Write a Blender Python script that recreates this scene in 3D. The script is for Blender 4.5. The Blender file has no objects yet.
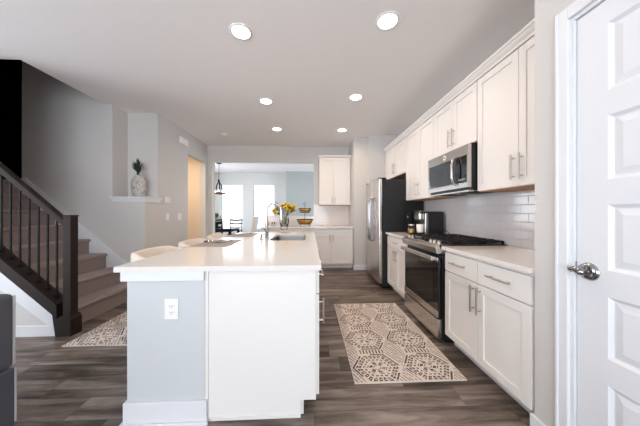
import bpy, math, random
from mathutils import Vector, Matrix
random.seed(7)
SC = bpy.context.scene
COL = SC.collection

# ------------------------------------------------------------------ camera
cam_d = bpy.data.cameras.new('camera'); cam_d.sensor_width = 36; cam_d.lens = 232/640*36
cam_d.clip_start = .05; cam_d.clip_end = 200
cam = bpy.data.objects.new('camera', cam_d); COL.objects.link(cam)
cam.location = (0, 0, 1.22)
cam.rotation_euler = (math.pi/2, 0, -math.atan(10/232))
SC.camera = cam
# ------------------------------------------------------------------ light and exposure
world = bpy.data.worlds.new('daylight'); SC.world = world; world.use_nodes = True
wn = world.node_tree.nodes
wn['Background'].inputs[0].default_value = (.86, .92, 1, 1)
wn['Background'].inputs[1].default_value = 8.6
SC.view_settings.view_transform = 'Standard'; SC.view_settings.look = 'None'
SC.view_settings.exposure = 0.08; SC.view_settings.gamma = 1
SC.view_settings.use_curve_mapping = False
SC.cycles.max_bounces = 12; SC.cycles.diffuse_bounces = 8; SC.cycles.glossy_bounces = 5
SC.cycles.transmission_bounces = 8; SC.cycles.transparent_max_bounces = 12
SC.cycles.sample_clamp_indirect = 8
DOWNLIGHT_W = 6.0
WARM = (1, .75, .54)
def portal(name, loc, rot, sx, sy):
    l = bpy.data.lights.new(name, 'AREA'); l.shape = 'RECTANGLE'; l.size = sx; l.size_y = sy
    l.cycles.is_portal = True
    o = bpy.data.objects.new(name, l); COL.objects.link(o); o.location = loc; o.rotation_euler = rot
portal('portal_dining_left', (-3.12, 9.62, 1.45), (-math.pi/2, 0, 0), .9, 1.9)
portal('portal_dining_right', (-1.85, 9.62, 1.45), (-math.pi/2, 0, 0), .9, 1.9)
portal('portal_added_door', (-4.56, 7.45, 1.26), (0, -math.pi/2, 0), 2.37, 3.0)
portal('portal_east', (2.04, 7.6, 1.5), (0, math.pi/2, 0), 1.8, 2.0)
portal('portal_west', (-5.95, 0, 1.32), (0, -math.pi/2, 0), 2.35, 4.0)
portal('portal_living', (-.95, -3.75, 1.38), (math.pi/2, 0, 0), 4.1, 2.5)

# ------------------------------------------------------------------ materials
def srgb(r, g, b):
    f = lambda c: (c/255/12.92) if c/255 <= .04045 else ((c/255+.055)/1.055)**2.4
    return (f(r), f(g), f(b), 1)
def mat(name, col, rough=.5, metal=0, spec=.5, bump=0, bscale=200, var=0, vscale=6, trans=0, ior=1.45, emit=None, estr=0, sheen=0, coat=0):
    m = bpy.data.materials.new(name); m.use_nodes = True
    nt = m.node_tree; b = nt.nodes['Principled BSDF']
    c = srgb(*col)
    b.inputs['Base Color'].default_value = c
    b.inputs['Roughness'].default_value = rough; b.inputs['Metallic'].default_value = metal
    b.inputs['Specular IOR Level'].default_value = spec
    b.inputs['Transmission Weight'].default_value = trans; b.inputs['IOR'].default_value = ior
    b.inputs['Sheen Weight'].default_value = sheen
    b.inputs['Coat Weight'].default_value = coat
    if emit:
        b.inputs['Emission Color'].default_value = (*emit, 1); b.inputs['Emission Strength'].default_value = estr
    tc = nt.nodes.new('ShaderNodeTexCoord')
    n = nt.nodes.new('ShaderNodeTexNoise'); n.inputs['Scale'].default_value = vscale; n.inputs['Detail'].default_value = 4
    nt.links.new(tc.outputs['Object'], n.inputs['Vector'])
    mx = nt.nodes.new('ShaderNodeMix'); mx.data_type = 'RGBA'
    mx.inputs[6].default_value = tuple(x*(1-var) for x in c[:3])+(1,)
    mx.inputs[7].default_value = tuple(min(1, x*(1+var)) for x in c[:3])+(1,)
    nt.links.new(n.outputs['Fac'], mx.inputs[0]); nt.links.new(mx.outputs[2], b.inputs['Base Color'])
    if bump:
        n2 = nt.nodes.new('ShaderNodeTexNoise'); n2.inputs['Scale'].default_value = bscale; n2.inputs['Detail'].default_value = 3
        nt.links.new(tc.outputs['Object'], n2.inputs['Vector'])
        bp = nt.nodes.new('ShaderNodeBump'); bp.inputs['Strength'].default_value = bump; bp.inputs['Distance'].default_value = .002
        nt.links.new(n2.outputs['Fac'], bp.inputs['Height']); nt.links.new(bp.outputs['Normal'], b.inputs['Normal'])
    return m

class X:
    """expression helper for Math nodes"""
    nt = None
    def __init__(s, o): s.o = o
    @staticmethod
    def op(k, *a):
        n = X.nt.nodes.new('ShaderNodeMath'); n.operation = k
        for i, v in enumerate(a):
            if isinstance(v, X): X.nt.links.new(v.o, n.inputs[i])
            else: n.inputs[i].default_value = v
        return X(n.outputs[0])
    def __add__(s, b): return X.op('ADD', s, b)
    def __sub__(s, b): return X.op('SUBTRACT', s, b)
    def __rsub__(s, b): return X.op('SUBTRACT', b, s)
    def __mul__(s, b): return X.op('MULTIPLY', s, b)
    def __truediv__(s, b): return X.op('DIVIDE', s, b)
    def abs(s): return X.op('ABSOLUTE', s)
    def mod(s, b): return X.op('FLOORED_MODULO', s, b)
    def lt(s, b): return X.op('LESS_THAN', s, b)
    def gt(s, b): return X.op('GREATER_THAN', s, b)
    def max(s, b): return X.op('MAXIMUM', s, b)
    def min(s, b): return X.op('MINIMUM', s, b)
def band(v, lo, hi): return v.gt(lo)*v.lt(hi)
def sel(c, a, b): return a*c + b*(1-c)

def floor_mat():
    m = bpy.data.materials.new('plank_floor'); m.use_nodes = True; nt = m.node_tree; X.nt = nt
    b = nt.nodes['Principled BSDF']
    tc = nt.nodes.new('ShaderNodeTexCoord'); sp = nt.nodes.new('ShaderNodeSeparateXYZ'); nt.links.new(tc.outputs['Object'], sp.inputs[0])
    x, y = X(sp.outputs[0]), X(sp.outputs[1])
    W, L = .178, 1.22
    r = X.op('FLOOR', y/W)
    off = X.op('FRACT', X.op('SINE', r*12.9898)*43758.5)
    xs = x/L + off
    pc = X.op('FLOOR', xs)
    rnd = X.op('FRACT', X.op('SINE', r*78.233+pc*37.719)*43758.5)
    fy = X.op('FRACT', y/W); fx = X.op('FRACT', xs)
    gap = fy.lt(.018).max(fy.gt(.985)).max(fx.lt(.002)).max(fx.gt(.998))
    cb = nt.nodes.new('ShaderNodeCombineXYZ')
    nt.links.new((x*1.6+rnd*31).o, cb.inputs[0]); nt.links.new((y*13+rnd*17).o, cb.inputs[1]); nt.links.new((rnd*9).o, cb.inputs[2])
    n1 = nt.nodes.new('ShaderNodeTexNoise'); n1.inputs['Scale'].default_value = 1; n1.inputs['Detail'].default_value = 6; n1.inputs['Roughness'].default_value = .62; n1.inputs['Distortion'].default_value = .6
    nt.links.new(cb.outputs[0], n1.inputs['Vector'])
    cb2 = nt.nodes.new('ShaderNodeCombineXYZ')
    nt.links.new((x*.9+rnd*11).o, cb2.inputs[0]); nt.links.new((y*4+rnd*7).o, cb2.inputs[1])
    n2 = nt.nodes.new('ShaderNodeTexNoise'); n2.inputs['Scale'].default_value = 1.6; n2.inputs['Detail'].default_value = 3
    nt.links.new(cb2.outputs[0], n2.inputs['Vector'])
    v = (X(n1.outputs['Fac'])-.5)*1.5 + (X(n2.outputs['Fac'])-.5)*.9 + (rnd-.5)*.26 + .5
    rp = nt.nodes.new('ShaderNodeValToRGB'); e = rp.color_ramp.elements
    e[0].position = .12; e[0].color = srgb(44, 37, 33); e[1].position = .95; e[1].color = srgb(158, 147, 138)
    for p, c in ((.38, (78, 68, 62)), (.55, (107, 95, 87)), (.72, (130, 119, 111))):
        q = e.new(p); q.color = srgb(*c)
    nt.links.new(v.o, rp.inputs[0])
    mx = nt.nodes.new('ShaderNodeMix'); mx.data_type = 'RGBA'; mx.inputs[7].default_value = srgb(44, 38, 35)
    nt.links.new((gap*.45).o, mx.inputs[0]); nt.links.new(rp.outputs[0], mx.inputs[6]); nt.links.new(mx.outputs[2], b.inputs['Base Color'])
    b.inputs['Roughness'].default_value = .42; b.inputs['Specular IOR Level'].default_value = .35
    bp = nt.nodes.new('ShaderNodeBump'); bp.inputs['Strength'].default_value = .25; bp.inputs['Distance'].default_value = .003
    nt.links.new((v*.3-gap).o, bp.inputs['Height']); nt.links.new(bp.outputs['Normal'], b.inputs['Normal'])
    return m

def rug_mat():
    m = bpy.data.materials.new('hexagon_rug'); m.use_nodes = True; nt = m.node_tree; X.nt = nt
    b = nt.nodes['Principled BSDF']
    tc = nt.nodes.new('ShaderNodeTexCoord'); sp = nt.nodes.new('ShaderNodeSeparateXYZ'); nt.links.new(tc.outputs['Object'], sp.inputs[0])
    PXX, PYY, IR = .405, .41, .17
    x, y = X(sp.outputs[0])+.405, X(sp.outputs[1])+.5575+.205
    gx = x.mod(PXX)-PXX/2; gy = y.mod(PYY)-PYY/2
    d = (gy.abs()).max(gx.abs()*.8660254+gy.abs()*.5)/IR
    ang = X.op('ARCTAN2', gy, gx)
    fr = lambda n, p=0: X.op('FRACT', ang*(n/6.28318)+p)
    line = band(d, .92, 1.0)*fr(3, .2).gt(.25)
    ring1 = band(d, .66, .87)*fr(24).gt(.34)
    hole1 = band(d, .74, .80)*band(fr(24), .56, .84)
    ring2 = band(d, .50, .58)*fr(18).gt(.45)
    star = band(d, .12, .42)*fr(6).gt(X.op('ADD', d, .15))*X.op('FRACT', d*6).gt(.25)
    out = d.gt(1.05)*gx.abs().gt(.12)*(X.op('FRACT', (gx+gy*.58)*34).gt(.62))
    bar = (PYY/2-gy.abs()).lt(.026)*X.op('FRACT', gx*36).gt(.55)*gx.abs().lt(.11)
    ink0 = line.max(ring1-hole1).max(ring2).max(star).max(out*.75).max(bar)
    wear = nt.nodes.new('ShaderNodeTexNoise'); wear.inputs['Scale'].default_value = 45; wear.inputs['Detail'].default_value = 3
    nt.links.new(tc.outputs['Object'], wear.inputs['Vector'])
    ink = ink0*X(wear.outputs['Fac']).gt(.38)
    mx = nt.nodes.new('ShaderNodeMix'); mx.data_type = 'RGBA'
    mx.inputs[6].default_value = srgb(208, 197, 188); mx.inputs[7].default_value = srgb(58, 54, 58)
    nt.links.new((ink*.92).o, mx.inputs[0])
    fn = nt.nodes.new('ShaderNodeTexNoise'); fn.inputs['Scale'].default_value = 300; nt.links.new(tc.outputs['Object'], fn.inputs['Vector'])
    m2 = nt.nodes.new('ShaderNodeMix'); m2.data_type = 'RGBA'; m2.blend_type = 'MULTIPLY'; m2.inputs[0].default_value = .5
    nt.links.new(mx.outputs[2], m2.inputs[6]); nt.links.new(X.op('ADD', X(fn.outputs['Fac']), .62).o, m2.inputs[7])
    nt.links.new(m2.outputs[2], b.inputs['Base Color']); b.inputs['Roughness'].default_value = .95; b.inputs['Specular IOR Level'].default_value = .1
    bp = nt.nodes.new('ShaderNodeBump'); bp.inputs['Strength'].default_value = .3; bp.inputs['Distance'].default_value = .002
    nt.links.new(fn.outputs['Fac'], bp.inputs['Height']); nt.links.new(bp.outputs['Normal'], b.inputs['Normal'])
    return m

def tile_mat(name, u, col, grout, sx=.152, sz=.076):
    m = bpy.data.materials.new(name); m.use_nodes = True; nt = m.node_tree; X.nt = nt
    b = nt.nodes['Principled BSDF']
    tc = nt.nodes.new('ShaderNodeTexCoord'); sp = nt.nodes.new('ShaderNodeSeparateXYZ'); nt.links.new(tc.outputs['Object'], sp.inputs[0])
    a, z = X(sp.outputs[u]), X(sp.outputs[2])
    r = X.op('FLOOR', z/sz); aa = a/sx + r*.5
    fx = X.op('FRACT', aa); fz = X.op('FRACT', z/sz)
    ex = (fx-.5).abs()*sx; ez = (fz-.5).abs()*sz
    dd = (sx/2-ex).min(sz/2-ez)
    g = dd.lt(.0016)
    mx = nt.nodes.new('ShaderNodeMix'); mx.data_type = 'RGBA'; mx.inputs[6].default_value = srgb(*col); mx.inputs[7].default_value = srgb(*grout)
    nt.links.new(g.o, mx.inputs[0]); nt.links.new(mx.outputs[2], b.inputs['Base Color'])
    nt.links.new((g*.5+.09).o, b.inputs['Roughness'])
    b.inputs['Specular IOR Level'].default_value = .6
    n = nt.nodes.new('ShaderNodeTexNoise'); n.inputs['Scale'].default_value = 9; nt.links.new(tc.outputs['Object'], n.inputs['Vector'])
    bp = nt.nodes.new('ShaderNodeBump'); bp.inputs['Strength'].default_value = .35; bp.inputs['Distance'].default_value = .003
    nt.links.new((dd.min(.004)*250 + X(n.outputs['Fac'])*.25).o, bp.inputs['Height']); nt.links.new(bp.outputs['Normal'], b.inputs['Normal'])
    return m

def glass_mat(name, tint=(1, 1, 1), refl=.1):
    m = bpy.data.materials.new(name); m.use_nodes = True; nt = m.node_tree
    for n in list(nt.nodes):
        if n.type != 'OUTPUT_MATERIAL': nt.nodes.remove(n)
    out = [n for n in nt.nodes if n.type == 'OUTPUT_MATERIAL'][0]
    t = nt.nodes.new('ShaderNodeBsdfTransparent'); t.inputs[0].default_value = (*tint, 1)
    g = nt.nodes.new('ShaderNodeBsdfGlossy'); g.inputs['Roughness'].default_value = .03
    lw = nt.nodes.new('ShaderNodeLayerWeight'); lw.inputs[0].default_value = refl*4
    mx = nt.nodes.new('ShaderNodeMixShader')
    nt.links.new(lw.outputs['Fresnel'], mx.inputs[0]); nt.links.new(t.outputs[0], mx.inputs[1]); nt.links.new(g.outputs[0], mx.inputs[2])
    nt.links.new(mx.outputs[0], out.inputs[0])
    return m

M = dict(
 floor=floor_mat(), rug=rug_mat(),
 tile_r=tile_mat('subway_tile_side', 1, (206, 202, 202), (182, 178, 177)),
 tile_b=tile_mat('subway_tile_back', 0, (228, 222, 218), (205, 198, 194)),
 wall=mat('greige_wall_paint', (205, 202, 199), .8, bump=.08, bscale=400, var=.01),
 dining=mat('dining_wall_paint', (218, 217, 214), .8, bump=.08, bscale=400, var=.01),
 sage=mat('sage_wall_paint', (174, 179, 177), .8, bump=.08, bscale=400, var=.01),
 dark=mat('painted_passage_shade', (12, 13, 14), .9, var=.05),  # gloom of the unlit stair passage put into the colour as near-black
 ceil=mat('ceiling_paint', (240, 237, 236), .9, bump=.12, bscale=500, var=.01),
 trim=mat('white_trim', (222, 223, 226), .42, var=.005),
 cab=mat('white_cabinet', (230, 226, 222), .38, var=.005),
 quartz=mat('white_quartz', (226, 220, 215), .13, var=.02, vscale=25, spec=.55),
 maple=mat('maple_underside', (176, 134, 92), .55, var=.1, vscale=20),
 steel=mat('brushed_steel', (196, 192, 188), .26, 1, var=.05, vscale=3),
 chrome=mat('chrome', (168, 168, 170), .12, 1), sinksteel=mat('sink_steel', (120, 117, 114), .38, 1),
 nickel=mat('satin_nickel', (190, 183, 176), .28, 1),
 blackglass=mat('black_glass', (14, 14, 16), .05, spec=.8),
 black=mat('black_enamel', (16, 16, 18), .32),
 matblack=mat('matte_black', (20, 20, 21), .65, spec=.2),
 iron=mat('cast_iron', (20, 20, 21), .62, bump=.2, bscale=150),
 fridge_side=mat('black_textured_side', (26, 26, 28), .55, bump=.2, bscale=300),
 wood=mat('dark_stained_wood', (40, 30, 27), .6, spec=.2, var=.25, vscale=18, bump=.05, bscale=60),
 carpet=mat('stair_carpet', (138, 124, 121), .98, spec=.1, var=.3, vscale=90, bump=.6, bscale=320, sheen=.2),
 sofa=mat('charcoal_upholstery', (84, 84, 90), .95, spec=.1, var=.15, vscale=150, bump=.5, bscale=400),
 piping=mat('pale_piping', (170, 168, 168), .8),
 stool=mat('cream_upholstery', (214, 203, 192), .9, spec=.15, var=.05, vscale=60, bump=.2, bscale=300),
 mat_=mat('woven_placemat', (160, 153, 148), .6, var=.15, vscale=120, bump=.5, bscale=250),
 glass=glass_mat('clear_glass', refl=.04), pane=glass_mat('window_glass', refl=.05), lowe=glass_mat('tinted_window_glass', (.56, .56, .56), refl=.05), water=glass_mat('vase_water', (.95, .98, .97), .03),
 plate=mat('switch_plastic', (236, 233, 230), .4), slot=mat('slot_dark', (40, 38, 38), .6),
 marble=None,
 leaf=mat('leaf_green', (70, 104, 40), .6, var=.35, vscale=30), darkleaf=mat('dark_cactus_green', (34, 46, 38), .7, var=.3, vscale=40),
 yellow=mat('yellow_petal', (252, 208, 40), .6, var=.15, vscale=60), brown=mat('flower_centre_brown', (92, 60, 26), .8),
 orange=mat('orange_peel', (222, 142, 32), .5, bump=.2, bscale=200, var=.1), lemon=mat('yellow_fruit', (228, 186, 52), .5, bump=.2, bscale=200, var=.1),
 mug=mat('white_ceramic', (242, 240, 236), .2), bronze=mat('bronze_wire', (62, 48, 38), .4, .8),
 ringwood=mat('walnut_ring', (112, 72, 46), .5, var=.2, vscale=30), amber=mat('dark_amber_glass', (42, 30, 24), .1, spec=.7),
 gold=mat('gold_label', (170, 140, 90), .35, .9), paper=mat('white_marking', (240, 240, 240), .5),
 display=mat('grey_display_marks', (120, 128, 136), .4),
 tabletop=mat('dining_table_top', (58, 58, 62), .12, spec=.7), cream=mat('pale_linen', (216, 211, 205), .9, var=.04),
 lens=mat('lamp_lens', (255, 250, 240), .5, emit=(1, .93, .83), estr=14), led=mat('bulb', (255, 240, 215), .5, emit=(1, .85, .6), estr=6),
)
def marble_mat():
    m = bpy.data.materials.new('mottled_ceramic'); m.use_nodes = True; nt = m.node_tree; b = nt.nodes['Principled BSDF']
    tc = nt.nodes.new('ShaderNodeTexCoord'); v = nt.nodes.new('ShaderNodeTexNoise'); v.inputs['Scale'].default_value = 22; v.inputs['Detail'].default_value = 5; v.inputs['Distortion'].default_value = 2
    nt.links.new(tc.outputs['Object'], v.inputs['Vector'])
    r = nt.nodes.new('ShaderNodeValToRGB'); e = r.color_ramp.elements
    e[0].position = .38; e[0].color = srgb(140, 137, 134); e[1].position = .6; e[1].color = srgb(196, 193, 189)
    q = e.new(.48); q.color = srgb(180, 176, 172)
    nt.links.new(v.outputs['Fac'], r.inputs[0]); nt.links.new(r.outputs[0], b.inputs['Base Color']); b.inputs['Roughness'].default_value = .45
    return m
M['marble'] = marble_mat()

# ------------------------------------------------------------------ geometry helpers
class G:
    def __init__(s): s.v = []; s.f = []; s.sm = []
    def add(s, vs, fs, smooth=False):
        n = len(s.v); s.v += [tuple(v) for v in vs]; s.f += [tuple(i+n for i in f) for f in fs]; s.sm += [smooth]*len(fs)
        return s
    def box(s, x0, x1, y0, y1, z0, z1):
        x0, x1 = sorted((x0, x1)); y0, y1 = sorted((y0, y1)); z0, z1 = sorted((z0, z1))
        return s.add([(x0,y0,z0),(x1,y0,z0),(x1,y1,z0),(x0,y1,z0),(x0,y0,z1),(x1,y0,z1),(x1,y1,z1),(x0,y1,z1)],
              [(0,3,2,1),(4,5,6,7),(0,1,5,4),(1,2,6,5),(2,3,7,6),(3,0,4,7)])
    def prism(s, poly, axis, a, b):
        """extrude a 2-D polygon along axis 'X','Y','Z' from a to b"""
        def mk(p, t): return {'X': (t, p[0], p[1]), 'Y': (p[0], t, p[1]), 'Z': (p[0], p[1], t)}[axis]
        n = len(poly); vs = [mk(p, a) for p in poly]+[mk(p, b) for p in poly]
        area = sum(poly[i][0]*poly[(i+1) % n][1]-poly[(i+1) % n][0]*poly[i][1] for i in range(n))
        fl = (area > 0) ^ (b < a) ^ (axis == 'Y')
        fs = [tuple(range(n))[::-1], tuple(range(n, 2*n))]+[(i, (i+1) % n, n+(i+1) % n, n+i) for i in range(n)]
        if not fl: fs = [f[::-1] for f in fs]
        return s.add(vs, fs)
    def tube(s, pts, r, n=10, caps=True):
        pts = [Vector(p) for p in pts]; rs = r if isinstance(r, (list, tuple)) else [r]*len(pts)
        up = None; vs = []; k = len(pts)
        for i, p in enumerate(pts):
            t = (pts[min(i+1, k-1)]-pts[max(i-1, 0)]).normalized()
            if up is None:
                up = Vector((0, 0, 1)) if abs(t.z) < .9 else Vector((1, 0, 0))
            u = (up-t*up.dot(t)).normalized(); w = t.cross(u); up = u
            for j in range(n):
                a = 2*math.pi*j/n; vs.append(p+(u*math.cos(a)+w*math.sin(a))*rs[i])
        fs = [(i*n+j, i*n+(j+1) % n, (i+1)*n+(j+1) % n, (i+1)*n+j) for i in range(k-1) for j in range(n)]
        s.add(vs, fs, True)
        if caps: s.add(vs[:n], [tuple(range(n))[::-1]]); s.add(vs[-n:], [tuple(range(n))])
        return s
    def ring(s, c, R, r, axis='Z', n=24, m=8):
        vs = []
        for i in range(n):
            a = 2*math.pi*i/n
            for j in range(m):
                b = 2*math.pi*j/m; q = R+r*math.cos(b); h = r*math.sin(b)
                p = {'Z': (q*math.cos(a), q*math.sin(a), h), 'X': (h, q*math.cos(a), q*math.sin(a)), 'Y': (q*math.cos(a), h, q*math.sin(a))}[axis]
                vs.append((c[0]+p[0], c[1]+p[1], c[2]+p[2]))
        return s.add(vs, [(i*m+j, ((i+1) % n)*m+j, ((i+1) % n)*m+(j+1) % m, i*m+(j+1) % m) for i in range(n) for j in range(m)], True)
    def lathe(s, c, prof, n=24, axis='Z', smooth=True):
        """prof: list of (radius, height) along axis"""
        vs = []
        for (r, h) in prof:
            for j in range(n):
                a = 2*math.pi*j/n; p = (r*math.cos(a), r*math.sin(a))
                q = {'Z': (p[0], p[1], h), 'X': (h, p[0], p[1]), 'Y': (p[0], h, p[1])}[axis]
                vs.append((c[0]+q[0], c[1]+q[1], c[2]+q[2]))
        fs = [(i*n+j, i*n+(j+1) % n, (i+1)*n+(j+1) % n, (i+1)*n+j) for i in range(len(prof)-1) for j in range(n)]
        return s.add(vs, fs, smooth)
    def cyl(s, c, r, h, axis='Z', n=24):
        s.lathe(c, [(r, 0), (r, h)], n, axis)
        return s.lathe(c, [(1e-5, 0), (r, 0)], n, axis, False).lathe(c, [(r, h), (1e-5, h)], n, axis, False)
    def ball(s, c, r, n=12, sq=1, rx=None):
        pr = [(max(1e-5, math.sin(math.pi*i/n)*r), -math.cos(math.pi*i/n)*r*sq) for i in range(n+1)]
        return s.lathe(c, pr, n+4)
    def leaf(s, base, d, L, w, lift=.3):
        d = Vector(d).normalized(); sd = d.cross(Vector((0, 0, 1)))
        if sd.length < .1: sd = Vector((1, 0, 0))
        sd.normalize(); up = sd.cross(d); b = Vector(base)
        pts = [b, b+d*L*.35+sd*w/2+up*L*lift*.2, b+d*L*.35-sd*w/2+up*L*lift*.2, b+d*L*.7+sd*w*.4, b+d*L*.7-sd*w*.4, b+d*L-up*L*lift*.3, b+d*L*.35-up*L*.02, b+d*L*.7-up*L*.06]
        return s.add(pts, [(0, 1, 6), (0, 6, 2), (1, 3, 7, 6), (6, 7, 4, 2), (3, 5, 7), (7, 5, 4)], True)

LOC = {}
def props(o, label=None, cat=None, group=None, kind=None):
    for k, v in (('label', label), ('category', cat), ('group', group), ('kind', kind)):
        if v: o[k] = v
    return o
def link_mesh(name, g, m, off, bevel=0, seg=2):
    me = bpy.data.meshes.new(name)
    me.from_pydata([(v[0]-off[0], v[1]-off[1], v[2]-off[2]) for v in g.v], [], g.f)
    me.polygons.foreach_set('use_smooth', g.sm); me.materials.append(M[m] if isinstance(m, str) else m); me.update()
    o = bpy.data.objects.new(name, me); COL.objects.link(o)
    if bevel:
        b = o.modifiers.new('bevel', 'BEVEL'); b.width = bevel; b.segments = seg; b.limit_method = 'ANGLE'; b.angle_limit = math.radians(40)
        b.harden_normals = False
    return o
def thing(name, label, cat, base=(0, 0, 0), group=None):
    o = bpy.data.objects.new(name, None); COL.objects.link(o); o.location = base; o.empty_display_size = .1
    LOC[o] = tuple(base)
    return props(o, label, cat, group)
def part(name, g, m, parent, bevel=0, label=None, seg=2):
    o = link_mesh(name, g, m, LOC[parent], bevel, seg); o.parent = parent; LOC[o] = LOC[parent]
    if label: o['label'] = label
    return o
def solo(name, g, m, label, cat, base, group=None, bevel=0, seg=2):
    o = link_mesh(name, g, m, base, bevel, seg); o.location = base; LOC[o] = tuple(base)
    return props(o, label, cat, group)
def struct(name, g, m, parent=None, bevel=0, label=None):
    off = LOC[parent] if parent else (0, 0, 0)
    o = link_mesh(name, g, m, off, bevel)
    LOC[o] = off
    if parent: o.parent = parent
    else: o['kind'] = 'structure'
    if label: o['label'] = label
    return o
def dup(o, loc, label=None, group=None):
    c = o.copy(); COL.objects.link(c); c.location = loc
    if label: c['label'] = label
    if group: c['group'] = group
    for ch in list(o.children):
        d = ch.copy(); COL.objects.link(d); d.parent = c
        for e in list(ch.children):
            h = e.copy(); COL.objects.link(h); h.parent = d
    return c

def wall_boxes(g, axis, n0, n1, a0, a1, z0, z1, holes=()):
    """a wall of thickness n0..n1, running a0..a1, with rectangular holes (u0,u1,w0,w1)"""
    us = sorted({a0, a1}|{h[0] for h in holes}|{h[1] for h in holes}); zs = sorted({z0, z1}|{h[2] for h in holes}|{h[3] for h in holes})
    us = [u for u in us if a0 <= u <= a1]; zs = [z for z in zs if z0 <= z <= z1]
    for i in range(len(us)-1):
        cu = (us[i]+us[i+1])/2; run = None
        for j in range(len(zs)-1):
            cz = (zs[j]+zs[j+1])/2
            solid = not any(h[0] < cu < h[1] and h[2] < cz < h[3] for h in holes)
            if solid: run = (run[0], zs[j+1]) if run else (zs[j], zs[j+1])
            if run and (not solid or j == len(zs)-2):
                if axis == 'X': g.box(n0, n1, us[i], us[i+1], *run)
                else: g.box(us[i], us[i+1], n0, n1, *run)
                run = None
    return g

# ================================================================== STRUCTURE
CZ = 2.83
struct('floor', G().box(-6, 3, -4, 10, -.06, 0), 'floor')
struct('ceiling', G().box(-6, 2.1, -3.8, 2.57, CZ, CZ+.3).box(-3.04, 2.1, 2.57, 5.77, CZ, CZ+.3).box(-4.3, -3.04, 3.85, 5.77, CZ-.02, CZ+.3)
       .box(-4.5, 2.1, 5.77, 9.7, CZ, CZ+.3), 'ceil')
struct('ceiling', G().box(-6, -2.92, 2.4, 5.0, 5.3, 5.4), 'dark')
struct('wall_right', G().box(1.87, 2.0, 1.15, 5.77, 0, CZ), 'wall')
struct('wall_pantry', wall_boxes(G(), 'X', 1.24, 1.36, -3.7, 1.23, 0, CZ, [(.28, 1.045, -.1, 2.134)]).box(1.36, 1.87, 1.13, 1.23, 0, CZ).box(1.36, 2.0, -3.7, -3.6, 0, CZ).box(2.0, 2.1, -3.7, 1.15, 0, CZ), 'wall')
BY = 5.65
struct('wall_back', wall_boxes(G(), 'Y', BY, BY+.12, -2.57, 2.0, 0, CZ, [(-2.316, .09, -.1, 2.445)]), 'wall')
struct('wall_half', G().box(-1.04, .09, BY, BY+.12, 0, 1.125), 'wall')
struct('trim_1', G().box(-1.07, .09, BY-.02, BY+.15, 1.125, 1.15), 'trim', bevel=.003)
struct('wall_stub', G().box(.945, 1.205, 4.92, BY, 0, CZ).box(1.205, 1.87, 4.72, BY, 0, CZ), 'wall')
struct('wall_left', wall_boxes(G(), 'X', -2.57, -2.45, 3.85, BY, 0, CZ, [(4.77, 5.53, -.1, 2.41)]), 'wall')
struct('wall_niche', G().box(-2.92, -2.45, 3.56, 3.85, 0, 1.405).box(-2.92, -2.57, 3.85, 3.97, 0, CZ), 'wall')
struct('wall_stairs', G().box(-4.19, -2.92, 3.56, 3.85, 0, 5.3), 'wall')
struct('wall_stairwell', G().box(-3.04, -2.92, 2.45, 3.56, CZ+.3, 5.3).box(-6, -3.04, 2.45, 2.57, CZ+.3, 5.3), 'wall')
struct('wall_stair_shade_added', G().box(-6, -3.28, 2.45, 2.57, 0, CZ), 'wall')  # unseen wall added to keep living room daylight off the upper stairs
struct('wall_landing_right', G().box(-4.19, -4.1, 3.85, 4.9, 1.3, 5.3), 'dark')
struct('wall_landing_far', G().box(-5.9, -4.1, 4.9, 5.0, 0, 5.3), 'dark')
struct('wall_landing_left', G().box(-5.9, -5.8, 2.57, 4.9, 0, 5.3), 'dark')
# hall behind the left wall
struct('wall_hall', G().box(-4.0, -2.57, 5.62, 5.77, 0, CZ).box(-4.1, -4.0, 3.85, 5.77, 0, CZ), mat('hall_paint', (220, 206, 190), .8, bump=.06, bscale=400))
# dining room
struct('wall_dining', wall_boxes(G(), 'Y', 9.45, 9.57, -4.4, -.93, 0, CZ, [(-3.57, -2.67, .55, 2.385), (-2.3, -1.41, .55, 2.385)])
       , 'dining')
struct('wall_dining_side', wall_boxes(G(), 'X', -4.52, -4.4, BY+.12, 9.57, 0, CZ, [(5.95, 8.95, .08, 2.45)]), 'dining')
struct('wall_dining_right', G().box(-.93, 2.0, 9.05, 9.57, 0, CZ), 'sage')
struct('wall_dining_east', wall_boxes(G(), 'X', 1.9, 2.0, BY+.12, 9.05, 0, CZ, [(6.6, 8.6, .6, 2.4)]), 'sage')
struct('wall_dining_left', G().box(-4.4, -2.57, BY+.12, BY+.2, 0, CZ), 'dining')
# living side (behind the camera)
struct('wall_rear', wall_boxes(G(), 'Y', -3.7, -3.58, -5.9, 1.24, 0, CZ, [(-3.0, -1.0, .15, 2.6), (-.85, 1.1, .15, 2.6)]), 'wall')
struct('wall_living', wall_boxes(G(), 'X', -5.9, -5.8, -3.7, 2.45, 0, CZ, [(-2.0, 2.0, .15, 2.5)]), 'wall')

def window(i, x0, x1, z0, z1, y, t, label, pane='pane'):
    w = struct('window_%d' % i, G().box(x0, x0+.05, y, y+t, z0, z1).box(x1-.05, x1, y, y+t, z0, z1).box(x0+.05, x1-.05, y, y+t, z0, z0+.05).box(x0+.05, x1-.05, y, y+t, z1-.05, z1)
               .box(x0+.05, x1-.05, y, y+t, (z0+z1)/2-.02, (z0+z1)/2+.02), 'trim', label=label)
    struct('pane', G().box(x0+.05, x1-.05, y+t/2-.003, y+t/2+.003, z0+.05, (z0+z1)/2-.02).box(x0+.05, x1-.05, y+t/2-.003, y+t/2+.003, (z0+z1)/2+.02, z1-.05), pane, w)
    s = G().box(x0-.03, x1+.03, y-.06 if y > 0 else y+t, y if y > 0 else y+t+.06, z0-.03, z0)
    struct('window_sill', s, 'trim', w)
window(1, -3.57, -2.67, .55, 2.385, 9.47, .06, 'white framed dining room window on the left', 'lowe')
window(2, -2.3, -1.41, .55, 2.385, 9.47, .06, 'white framed dining room window on the right', 'lowe')
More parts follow.
